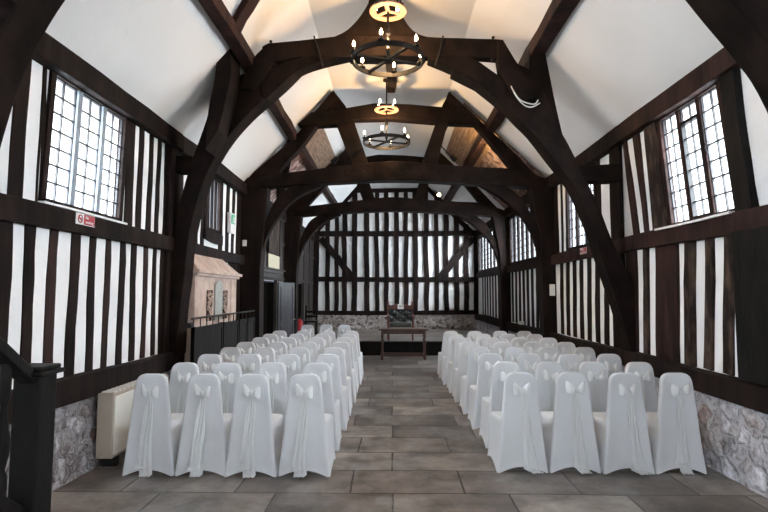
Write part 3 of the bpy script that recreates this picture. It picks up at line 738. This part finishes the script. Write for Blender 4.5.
LC = [-2.27, -1.785, -1.30, -.815]; RC = [1.235, 1.725, 2.215, 2.705]
lseat = ['seat beside the left wall', 'second seat from the wall', 'second seat from the aisle', 'aisle seat']
rseat = ['aisle seat', 'second seat from the aisle', 'second seat from the wall', 'seat beside the right wall']
for r in range(8):
    for c_ in range(4):
        v = [0, 1, 0, 1][c_] if r == 0 else rj.choice([0, 1, 2])
        rowname = 'nearest row' if r == 0 else ordn[r] + ' row back'
        lab = 'white covered chair with sheer bow, left block, %s, %s' % (rowname, lseat[c_])
        put_chair(LC[c_] + .0 * r + rj.uniform(-.012, .012), 5.13 + .795 * r + rj.uniform(-.02, .02), rj.uniform(-.02, .02), lab, 'white covered chairs left of the aisle', v)
for r in range(8):
    for c_ in range(4):
        v = [4, 3, 4, 3][c_] if r == 0 else rj.choice([2, 3, 1])
        if r == 0 and c_ == 3: v = 2
        rowname = 'nearest row' if r == 0 else ordn[r] + ' row back'
        lab = 'white covered chair with sheer bow, right block, %s, %s' % (rowname, rseat[c_])
        put_chair(RC[c_] + (0 if r == 0 else .03) - .012 * r + rj.uniform(-.012, .012), 5.27 + .775 * r + rj.uniform(-.02, .02), rj.uniform(-.02, .02), lab, 'white covered chairs right of the aisle', v)
for (x, y, rz, lab) in ((-2.05, 12.62, .1, 'white covered chair beside the red fire extinguisher, leftmost of the far three'), (-1.58, 12.75, -.05, 'white covered chair in the middle of the far three chairs before the dais'), (-1.14, 12.6, 0, 'white covered chair nearest the aisle of the far three before the dais')):
    put_chair(x, y, rz, lab, 'three covered chairs before the dais', 2)

# ------------------------------------------------------------------ chandeliers
def chandelier(loc, label, s=1.0):
    x, y, z = loc; root = empty('ring_chandelier', (x, y, z)); tag(root, label, 'chandelier', 'candle ring chandeliers')
    R = .45
    bm = bmesh.new(); lp = []
    for k in range(48):
        a = 2 * PI * k / 48; c, s_ = math.cos(a), math.sin(a)
        lp.append([((R - .012) * c, (R - .012) * s_, -.03), ((R + .012) * c, (R + .012) * s_, -.03), ((R + .012) * c, (R + .012) * s_, .03), ((R - .012) * c, (R - .012) * s_, .03)])
    lp.append(lp[0]); rings(bm, lp, cap=False); bmesh.ops.remove_doubles(bm, verts=bm.verts, dist=1e-6)
    finish('iron_ring', bm, 'iron', root)
    bm = bmesh.new()
    for a in (math.radians(20), math.radians(-55)):
        c, s_ = math.cos(a), math.sin(a); n = Vector((-s_, c, 0)) * .02; d = Vector((c, s_, 0)) * R
        hexa(bm, [-d - n + Vector((0, 0, -.01)), d - n + Vector((0, 0, -.01)), d - n + Vector((0, 0, .015)), -d - n + Vector((0, 0, .015))], [-d + n + Vector((0, 0, -.01)), d + n + Vector((0, 0, -.01)), d + n + Vector((0, 0, .015)), -d + n + Vector((0, 0, .015))])
    finish('cross_bar', bm, 'iron', root)
    bm = bmesh.new(); lathe(bm, [(.012, 0), (.018, .05), (.03, .10), (.03, .14), (.014, .18), (.014, .30), (.034, .34), (.034, .38), (.014, .42), (.014, TOPZ - z)], n=10)
    lathe(bm, [(.02, TOPZ - z - .05), (.07, TOPZ - z - .03), (.07, TOPZ - z)], n=16)
    finish('hanging_rod', bm, 'iron', root)
    up = .64; bm = bmesh.new(); lp = []
    for k in range(32):
        a = 2 * PI * k / 32; c, s_ = math.cos(a), math.sin(a)
        lp.append([(.155 * c, .155 * s_, up - .008), (.235 * c, .235 * s_, up - .008), (.235 * c, .235 * s_, up + .012), (.155 * c, .155 * s_, up + .012)])
    lp.append(lp[0]); rings(bm, lp, cap=False); bmesh.ops.remove_doubles(bm, verts=bm.verts, dist=1e-6)
    for k in range(3):
        a = 2 * PI * k / 3 + .4; c, s_ = math.cos(a), math.sin(a); n = Vector((-s_, c, 0)) * .025; d = Vector((c, s_, 0)) * .16; u = Vector((0, 0, up))
        hexa(bm, [u - n - Vector((0, 0, .006)), u + d - n - Vector((0, 0, .006)), u + d - n + Vector((0, 0, .008)), u - n + Vector((0, 0, .008))], [u + n - Vector((0, 0, .006)), u + d + n - Vector((0, 0, .006)), u + d + n + Vector((0, 0, .008)), u + n + Vector((0, 0, .008))])
    finish('upper_ring', bm, 'copper', root)
    def lamp(px_, py_, pz_):
        bm = bmesh.new(); lathe(bm, [(.02, -.015), (.045, 0), (.045, .012), (.013, .016), (.013, .07), (.005, .072)], n=12)
        h = finish('candle_holder', bm, 'iron', root); h.location = (px_, py_, pz_)
        bm = bmesh.new(); lathe(bm, [(.008, .07), (.017, .085), (.020, .105), (.014, .13), (.003, .152)], n=12)
        b = finish('bulb', bm, 'bulb', h, smooth=True)
    for k in range(6):
        a = 2 * PI * k / 6 + .35; lamp(R * math.cos(a), R * math.sin(a), .03)
    for k in range(4):
        a = 2 * PI * k / 4 + .9; lamp(.2 * math.cos(a), .2 * math.sin(a), up + .012)
    return root
p = onY(388, 60, 6.35); chandelier((p.x, 6.35, p.z), 'larger looking black ring chandelier with candle bulbs, nearest the camera')
p = onY(386.5, 142, 9.85); chandelier((p.x, 9.85, p.z), 'farther black ring chandelier with candle bulbs, framed by the splayed struts')

# spotlights
def spotlight(p, d, lit, label, mount):
    root = empty('spotlight', p); tag(root, label, 'spotlight'); d = Vector(d).normalized()
    bm = bmesh.new(); tube(bm, [-d * .07, d * .07], [.04, .055], 12); finish('lamp_housing', bm, 'iron', root)
    bm = bmesh.new(); tube(bm, [d * .07, d * .075], .048, 12); finish('lens', bm, 'spot_glow' if lit else 'iron', root)
    bm = bmesh.new(); tube(bm, [(0, 0, 0), Vector(mount) - Vector(p)], .014, 6); finish('bracket', bm, 'iron', root)
spotlight(onY(335, 160, 10.6), (-.6, .2, -.5), False, 'black spotlight bracketed to the left splayed strut', onY(350, 145, 10.3))
spotlight(onY(453, 158, 10.6), (.6, .2, -.5), False, 'black spotlight bracketed to the right splayed strut', onY(440, 145, 10.3))
spotlight(onY(439, 195, 13.6), (-.1, -1, -.1), True, 'small lit spotlight glowing above the farthest arched beam', onY(434, 190, 13.98))
pr = onY(492, 165, 11.0)
spotlight((1.75, 10.65, 4.20), (.35, .5, .8), True, 'lit spotlight behind right end of tie beam, below the golden roof boards', (1.75, 10.35, 4.0))

# ------------------------------------------------------------------ furniture and fittings
# table with turned legs
tb = empty('side_table', (.29, 13.4, 0)); tag(tb, 'dark wooden table with turned legs standing at end of the aisle', 'table')
finish('table_top', B((-.63, .63, -.30, .30, .745, .78)), 'table_wood', tb, bevel=.008)
finish('apron', B((-.56, .56, -.24, -.215, .65, .745), (-.56, .56, .215, .24, .65, .745), (-.56, -.535, -.24, .24, .65, .745), (.535, .56, -.24, .24, .65, .745)), 'table_wood', tb)
for sx in (-1, 1):
    for sy in (-1, 1):
        bm = bmesh.new(); lathe(bm, [(.03, 0), (.035, .05), (.035, .15), (.02, .17), (.03, .22), (.018, .27), (.028, .38), (.034, .46), (.018, .53), (.032, .56), (.032, .745)], (sx * .54, sy * .22), 10)
        finish('leg', bm, 'table_wood', tb, smooth=True)
finish('stretcher', B((-.54, .54, -.24, -.20, .09, .13), (-.54, .54, .20, .24, .09, .13), (-.56, -.52, -.22, .22, .09, .13), (.52, .56, -.22, .22, .09, .13)), 'table_wood', tb)

# throne-like chair on dais
th = empty('armchair', (.24, 14.75, .36)); tag(th, 'high backed buttoned leather armchair with carved crest behind the table', 'armchair')
bm = B((-.30, .30, -.30, .25, .38, .50)); finish('seat', bm, 'leather', th, bevel=.03)
bm = bmesh.new(); nx, nz = 24, 18; g = []
for j in range(nz + 1):
    row = []
    for i in range(nx + 1):
        x = -.34 + .68 * i / nx; z = .50 + .36 * j / nz
        u, w = (x + .34) / .17, (z - .5) / .12
        b_ = abs(math.sin(PI * (u + w) / 2) * math.sin(PI * (u - w) / 2))
        row.append(bm.verts.new((x, .22 - .05 * b_ ** .5, z)))
    g.append(row)
for j in range(nz):
    for i in range(nx): bm.faces.new((g[j][i], g[j][i + 1], g[j + 1][i + 1], g[j + 1][i]))
box(bm, -.34, .34, .225, .27, .50, .86)
finish('backrest', bm, 'leather', th, smooth=True)
bm = bmesh.new()
for u in range(1, 4):
    for w in range(3):
        for dx in (0,):
            x = -.34 + .17 * (u + (.5 if w % 2 else 0)); z = .56 + .12 * w
            if abs(x) < .33: tube(bm, [(x, .20, z), (x, .165, z)], .014, 8)
finish('button', bm, 'heater_side', th)
bm = bmesh.new()
box(bm, -.38, -.33, .2, .28, 0, 1.0); box(bm, .33, .38, .2, .28, 0, 1.0)
finish('back_post', bm, 'mahogany', th, bevel=.008)
bm = bmesh.new(); pr_ = [(-.40, .86), (.40, .86), (.38, .93), (.40, .985), (.33, 1.01), (.28, .97), (.2, .985), (.13, 1.02), (0, 1.0), (-.13, 1.02), (-.2, .985), (-.28, .97), (-.33, 1.01), (-.40, .985), (-.38, .93)]
hexa(bm, [(x, .19, z) for x, z in pr_], [(x, .27, z) for x, z in pr_]); finish('crest_rail', bm, 'mahogany', th, bevel=.008)
for s in (-1, 1):
    bm = bmesh.new(); lathe(bm, [(.02, 0), (.03, .02), (.04, .045), (.03, .07), (.01, .085)], (s * .355, .235), 10)
    f_ = finish('finial', bm, 'mahogany', th, smooth=True); f_.location.z = 1.0
    bm = bmesh.new(); tube(bm, [(s * .34, .22, .68), (s * .35, 0, .70), (s * .35, -.22, .68), (s * .35, -.27, .64)], .03, 8); finish('armrest', bm, 'mahogany', th)
    bm = bmesh.new(); tube(bm, [(s * .35, -.22, .67), (s * .34, -.24, .40), (s * .33, -.25, 0)], [.022, .03, .022], 8); finish('leg', bm, 'mahogany', th)
pn = finish('paper_notice', B((-.09, .09, -.004, .004, 0, .14)), 'paper', None); pn.location = (.25, 14.75 + .182, .36 + .865)
tag(pn, 'small white paper notice with grey lines pinned to armchair crest', 'notice')
finish('printed_lines', B((-.06, .06, -.006, -.004, .085, .095), (-.05, .05, -.006, -.004, .06, .068)), 'black', pn)

# post-backed chair in far left corner
ch = empty('wooden_chair', (-2.55, 16.2, .36)); tag(ch, 'dark wooden chair with tall turned back posts in far left corner', 'chair')
for s in (-1, 1):
    bm = bmesh.new(); lathe(bm, [(.03, 0), (.03, .4), (.022, .5), (.03, .6), (.03, .80), (.018, .83), (.035, .87), (.03, .91), (.008, .95)], (s * .17, .15), 10); finish('back_post', bm, 'black_wood', ch, smooth=True)
    bm = bmesh.new(); tube(bm, [(s * .18, -.18, 0), (s * .18, -.18, .42)], .022, 8); finish('leg', bm, 'black_wood', ch)
finish('seat', B((-.21, .21, -.21, .19, .42, .46)), 'black_wood', ch, bevel=.01)
for z in (.55, .70): finish('back_slat', B((-.16, .16, .13, .16, z, z + .07)), 'black_wood', ch)

# fire extinguisher
fe = empty('fire_extinguisher', (-2.60, 14.55, .372)); tag(fe, 'red fire extinguisher standing on the dais edge beside the panelled door', 'fire extinguisher')
fe.scale = (1.25, 1.25, 1.3)
bm = bmesh.new(); lathe(bm, [(.075, 0), (.08, .02), (.08, .38), (.06, .43), (.025, .45)], n=16); finish('cylinder_body', bm, 'red', fe, smooth=True)
bm = bmesh.new(); tube(bm, [(0, 0, .45), (0, 0, .48)], .02, 8); box(bm, -.01, .09, -.015, .015, .48, .50); finish('valve_handle', bm, 'black', fe)
bm = bmesh.new(); tube(bm, [(.02, 0, .46), (.09, -.03, .42), (.10, -.03, .25)], .012, 6); finish('hose', bm, 'black', fe)

# storage heater on left wall
he = empty('storage_heater', (-2.80, 5.75, 0)); tag(he, 'cream storage heater on left stone wall beside the nearest covered chairs', 'heater')
he.location = (-2.76, 5.62, 0)
finish('casing', B((-.09, .07, -.60, .60, .10, .72)), 'heater_side', he, bevel=.012)
finish('front_panel', B((.07, .085, -.585, .585, .13, .69)), 'heater', he, bevel=.006)
finish('top_grille', B(*[(-.07, .06, -.56 + .08 * k, -.51 + .08 * k, .72, .73) for k in range(14)]), 'heater', he)
for q in (-.50, .44): finish('foot', B((-.08, .06, q, q + .06, 0, .10)), 'black', he)

# chimneypiece
fp = empty('stone_fireplace', (WL, 8.1, 0)); tag(fp, 'pinkish stone fireplace with sloping hood and slate tablet on left wall', 'fireplace')
y0, y1, X1 = -.96, .95, .26
finish('fireplace_jamb', B((0.001, X1, y0, y0 + .30, 0, 1.93)), 'stone_pink', fp, bevel=.01)
finish('fireplace_jamb', B((0.001, X1, y1 - .30, y1, 0, 1.93)), 'stone_pink', fp, bevel=.01)
finish('overmantel', B((0.001, X1 - .01, y0 + .30, y1 - .30, 1.15, 1.93)), 'stone_pink', fp)
finish('fire_opening', B((0.001, .04, y0 + .30, y1 - .30, 0, 1.15)), 'dark_void', fp)
bm = B((0.001, X1 + .04, y0 - .03, y1 + .04, 1.93, 1.97), (0.001, X1 + .08, y0 - .06, y1 + .08, 1.97, 2.02)); finish('cornice', bm, 'stone_pink', fp, bevel=.008)
bm = bmesh.new()
hexa(bm, [(0.001, y0 - .03, 2.02), (X1 + .04, y0 - .03, 2.02), (X1 + .04, y1 + .05, 2.02), (0.001, y1 + .05, 2.02)], [(0.001, y0 + .12, 2.26), (.10, y0 + .20, 2.26), (.10, y1 - .30, 2.26), (0.001, y1 - .22, 2.26)])
finish('hood', bm, 'stone_pink', fp, bevel=.01)
bm = bmesh.new(); pr_ = [(-.17, 1.27), (.17, 1.27), (.17, 1.78)] + [(.17 * math.cos(a), 1.78 + .10 * math.sin(a)) for a in [PI * k / 8 for k in range(1, 8)]] + [(-.17, 1.78)]
hexa(bm, [(X1 - .015, y_, z) for y_, z in pr_], [(X1 + .02, y_, z) for y_, z in pr_]); tab = finish('slate_tablet', bm, 'slate', fp, bevel=.005)
bm = bmesh.new()
for k in range(7): box(bm, X1 + .02, X1 + .023, -.11, .11, 1.36 + .06 * k, 1.368 + .06 * k)
finish('engraved_lines', bm, 'heater_side', tab)
for s in (-1, 1):
    yc = s * .36; sp = finish('scroll_panel', B((X1 - .012, X1 - .004, yc - .12, yc + .12, 1.27, 1.73)), 'oak', fp); r2 = random.Random(4)
    bm = bmesh.new()
    for k in range(40):
        yy = yc + r2.uniform(-.09, .09); zz = 1.30 + .40 * k / 39; rr = r2.uniform(.02, .035); a0 = r2.uniform(0, 6)
        tube(bm, [(X1 - .002, yy + rr * math.cos(a0 + a), zz + rr * math.sin(a0 + a)) for a in (0, .8, 1.6, 2.4, 3.2, 4.0)], .007, 5)
    finish('carved_scrolls', bm, 'stone_pink', sp)

# dark screen with iron rail before the fireplace
sc = empty('fire_screen_fence', (-2.56, 8.05, 0)); tag(sc, 'waist high black fence with iron rail in front of stone fireplace', 'fence')
for k, (a, b) in enumerate(((-1.42, -.30), (-.26, .50), (.54, 1.0), (1.04, 1.50))):
    bm = B((-.015, .015, a, b, .08, 1.22), (-.025, .025, a, a + .05, .0, 1.25), (-.025, .025, b - .05, b, 0, 1.25), (-.025, .025, a, b, 1.18, 1.24))
    finish('fence_panel', bm, 'black_wood', sc)
bm = bmesh.new(); tube(bm, [(0, -1.46, 1.36), (0, 1.54, 1.36)], .014, 8)
for k in range(13): yy = -1.40 + .24 * k; tube(bm, [(0, yy, 1.22), (0, yy, 1.36)], .007, 6)
finish('iron_rail', bm, 'iron', sc)
bm = bmesh.new(); tube(bm, [(0, -1.46, 1.28), (0, -1.58, 1.28)], .035, 10); finish('rail_knob', bm, 'iron', sc)

# stair rail, near left
st = empty('stair_balustrade', (-1.93, 2.8, 0)); tag(st, 'black wooden stair newel post with handrail and turned balusters, bottom left corner', 'balustrade')
bm = bmesh.new(); box(bm, -.072, .072, -.072, .072, 0, 1.25); finish('newel_post', bm, 'black_wood', st, bevel=.008)
bm = bmesh.new(); box(bm, -.10, .10, -.10, .10, 1.25, 1.275); box(bm, -.085, .085, -.085, .085, 1.275, 1.30); finish('newel_cap', bm, 'black_wood', st, bevel=.008)
def incl(bm, y0, z0, y1, z1, w, h):
    hexa(bm, [(-w, y0, z0 - h), (w, y0, z0 - h), (w, y0, z0 + h), (-w, y0, z0 + h)], [(-w, y1, z1 - h), (w, y1, z1 - h), (w, y1, z1 + h), (-w, y1, z1 + h)])
bm = bmesh.new(); incl(bm, -.06, 1.24, -1.5, 2.36, .045, .04); finish('handrail', bm, 'black_wood', st, bevel=.01)
bm = bmesh.new(); incl(bm, -.06, .48, -1.5, 1.60, .035, .09); finish('stair_string', bm, 'black_wood', st, bevel=.006)
for k in range(7):
    yy = -.22 - .19 * k; z0 = .48 - .78 * (yy + .06) + .06; bm = bmesh.new()
    lathe(bm, [(r, z0 + z) for r, z in ((.028, 0), (.028, .12), (.016, .15), (.03, .22), (.036, .28), (.02, .38), (.015, .46), (.026, .5), (.026, .62), (.022, .68))], (0, yy), 10)
    finish('baluster', bm, 'black_wood', st, smooth=True)
for k in range(6):
    pass

# signs ------------------------------------------------------------
def text_mesh(body, size, m, par, loc, rot, bold=0.0):
    cu = bpy.data.curves.new('t', 'FONT'); cu.body = body; cu.size = size; cu.extrude = .0008; cu.align_x = 'CENTER'; cu.align_y = 'CENTER'; cu.offset = bold
    o = bpy.data.objects.new('t', cu); COL.objects.link(o); dg = bpy.context.evaluated_depsgraph_get(); dg.update()
    me = bpy.data.meshes.new_from_object(o.evaluated_get(dg)); bpy.data.objects.remove(o)
    me.materials.clear(); me.materials.append(M[m]); q = bpy.data.objects.new('lettering', me); COL.objects.link(q); q.parent = par; q.location = loc; q.rotation_euler = rot
    return q
def smoke_sign(loc, rz, label, s=1.0):
    root = empty('no_smoking_sign', loc, rz); tag(root, label, 'sign'); root.scale = (s, s, s)
    # local: x to the right along the sign, -y towards viewer
    finish('sign_board', B((-.155, .155, 0, .006, -.055, .055)), 'sign_white', root)
    finish('red_field', B((-.03, .15, -.002, 0, -.05, .05)), 'red', root)
    bm = bmesh.new(); tube(bm, [(-.092 + .036 * math.cos(a), -.003, .036 * math.sin(a)) for a in [2 * PI * k / 24 for k in range(24)]], .005, 6, True); tube(bm, [(-.092 - .025, -.003, .025), (-.092 + .025, -.003, -.025)], .005, 6)
    finish('prohibition_ring', bm, 'red', root)
    finish('cigarette', B((-.112, -.072, -.003, -.001, -.006, .004)), 'black', root)
    text_mesh('No', .042, 'sign_white', root, (.02, -.003, .022), (PI / 2, 0, 0)); text_mesh('smoking', .040, 'sign_white', root, (.06, -.003, -.022), (PI / 2, 0, 0))
p = onX(86, 220, WL + .10); smoke_sign((WL + .098, p.y, p.z), PI / 2, 'red and white no smoking sign on the left wall rail under the window', .95)
p = onX(583, 251.5, WR - .10); smoke_sign((WR - .098, p.y, p.z + .01), -PI / 2, 'red and white no smoking sign on the right wall rail beside the arch', .9)
# exit sign
ex = empty('exit_sign', (WL + .06, 9.62, 2.72)); tag(ex, 'pale emergency exit box with green running figure on left wall before post', 'exit sign')
p = onX(232, 224, WL + .06); ex.location = (WL + .06, p.y, p.z)
finish('sign_box', B((-.05, .02, -.13, .13, -.17, .20)), 'sign_white', ex, bevel=.01)
finish('green_panel', B((.02, .024, -.11, .11, .0, .17)), 'green', ex)
finish('running_figure', B((.024, .027, -.03, .01, .06, .11), (.024, .027, -.02, .0, .12, .14), (.024, .027, -.05, -.02, .02, .05), (.024, .027, .01, .04, .02, .05), (.024, .027, .05, .09, .02, .14)), 'sign_white', ex)
p = onY(244.5, 243, YT2 - .02)
sw = finish('wall_switch', B((-.04, .04, 0, .03, -.06, .06)), 'sign_white', None, bevel=.005); sw.location = (p.x, YT2 - .03, p.z); tag(sw, 'small white switch box on the left post of tie beam truss', 'switch')
p = onY(552, 290, YT2)
sw = finish('alarm_box', B((-.05, .05, 0, .04, -.11, .11)), 'heater', None, bevel=.005); sw.location = (p.x, YT2 - .04, p.z); tag(sw, 'small cream box on the right post of tie beam truss', 'wall box')
pb = finish('floodlight_box', B((-.05, .05, -.08, .08, 0, .08)), 'heater', None, bevel=.008); pb.location = (WR - .07, 12.6, .925); tag(pb, 'small pale box sitting on the right wall sill beam', 'box')

# boards on the panelling
pl = finish('plaque', B((0, .02, -.58, .58, 0, .32)), 'cream', None, bevel=.005); pl.location = (WL + .085, 12.6, 2.30); tag(pl, 'cream plaque above the dark left doorway', 'plaque')
hb = empty('honours_board', (WL + .085, 12.6, 2.64)); tag(hb, 'tall brown framed board on panelling above the cream plaque', 'board')
finish('board_face', B((0, .015, -.58, .58, 0, .92)), 'oak_worn', hb); finish('board_frame', B((0, .03, -.62, -.58, -.02, .94), (0, .03, .58, .62, -.02, .94), (0, .03, -.58, .58, .92, .96)), 'black_wood', hb)

# loose cables on right arch
for pts, nm in (([(511, 86), (516, 96), (524, 105), (532, 107), (540, 103)], 'long loop of white cable hanging on the right arch blade'), ([(513, 90), (519, 99), (527, 103), (535, 104), (538, 100)], 'shorter inner loop of white cable on the right arch blade')):
    bm = bmesh.new(); o = onY(*pts[0], Y1 - .08); tube(bm, [onY(x, y, Y1 - .08) - o for x, y in smooth_path(pts, 3)], .008, 6)
    c_ = finish('cable', bm, 'cable', None, smooth=True, loc=o); tag(c_, nm, 'cable')

# ------------------------------------------------------------------ light
def light(kind, name, loc, energy, col, **kw):
    d = bpy.data.lights.new(name, kind); d.energy = energy; d.color = col
    for k, v in kw.items(): setattr(d, k, v)
    o = bpy.data.objects.new(name, d); COL.objects.link(o); o.location = loc; return o
for (px, py, Y) in ((388, 60, 6.35), (386.5, 142, 9.85)):
    p = onY(px, py, Y)
    light('POINT', 'chandelier_light', (p.x, Y, p.z + .30), 86, (1.0, .60, .26), shadow_soft_size=.06)
s = light('SPOT', 'spotlight_beam', (1.83, 10.76, 4.38), 90, (1.0, .66, .30), spot_size=1.9, shadow_soft_size=.03); s.rotation_euler = Vector((.35, .5, .8)).to_track_quat('-Z', 'Y').to_euler()
s = light('SPOT', 'spotlight_beam', (-1.9, 11.2, 4.35), 8, (1.0, .75, .6), spot_size=2.0, shadow_soft_size=.03); s.rotation_euler = Vector((-.35, .6, .6)).to_track_quat('-Z', 'Y').to_euler()
# soft daylight from both sides of the building and from an added fill opening behind the camera
for d, e in (((1, .10, -.35), 60), ((-1, .10, -.35), 60)):
    s = light('SUN', 'skylight', (0, 0, 12), e, (.90, .95, 1.0), angle=math.radians(120)); s.rotation_euler = Vector(d).to_track_quat('-Z', 'Y').to_euler()
w = bpy.data.worlds.new('World'); S.world = w; w.use_nodes = True
bg = w.node_tree.nodes['Background']; bg.inputs[0].default_value = (.93, .97, 1.0, 1); bg.inputs[1].default_value = 3.0

# ------------------------------------------------------------------ camera
cd = bpy.data.cameras.new('Camera'); cam = bpy.data.objects.new('Camera', cd); COL.objects.link(cam)
cam.location = CAM; cam.rotation_euler = (math.radians(90 + 4.1), 0, math.radians(0.89)); cd.sensor_width = 36; cd.lens = F / 768 * 36; cd.clip_start = .05
S.camera = cam
S.view_settings.view_transform = 'Standard'; S.view_settings.look = 'None'; S.view_settings.gamma = 1; S.view_settings.use_curve_mapping = False
S.view_settings.exposure = 0.56
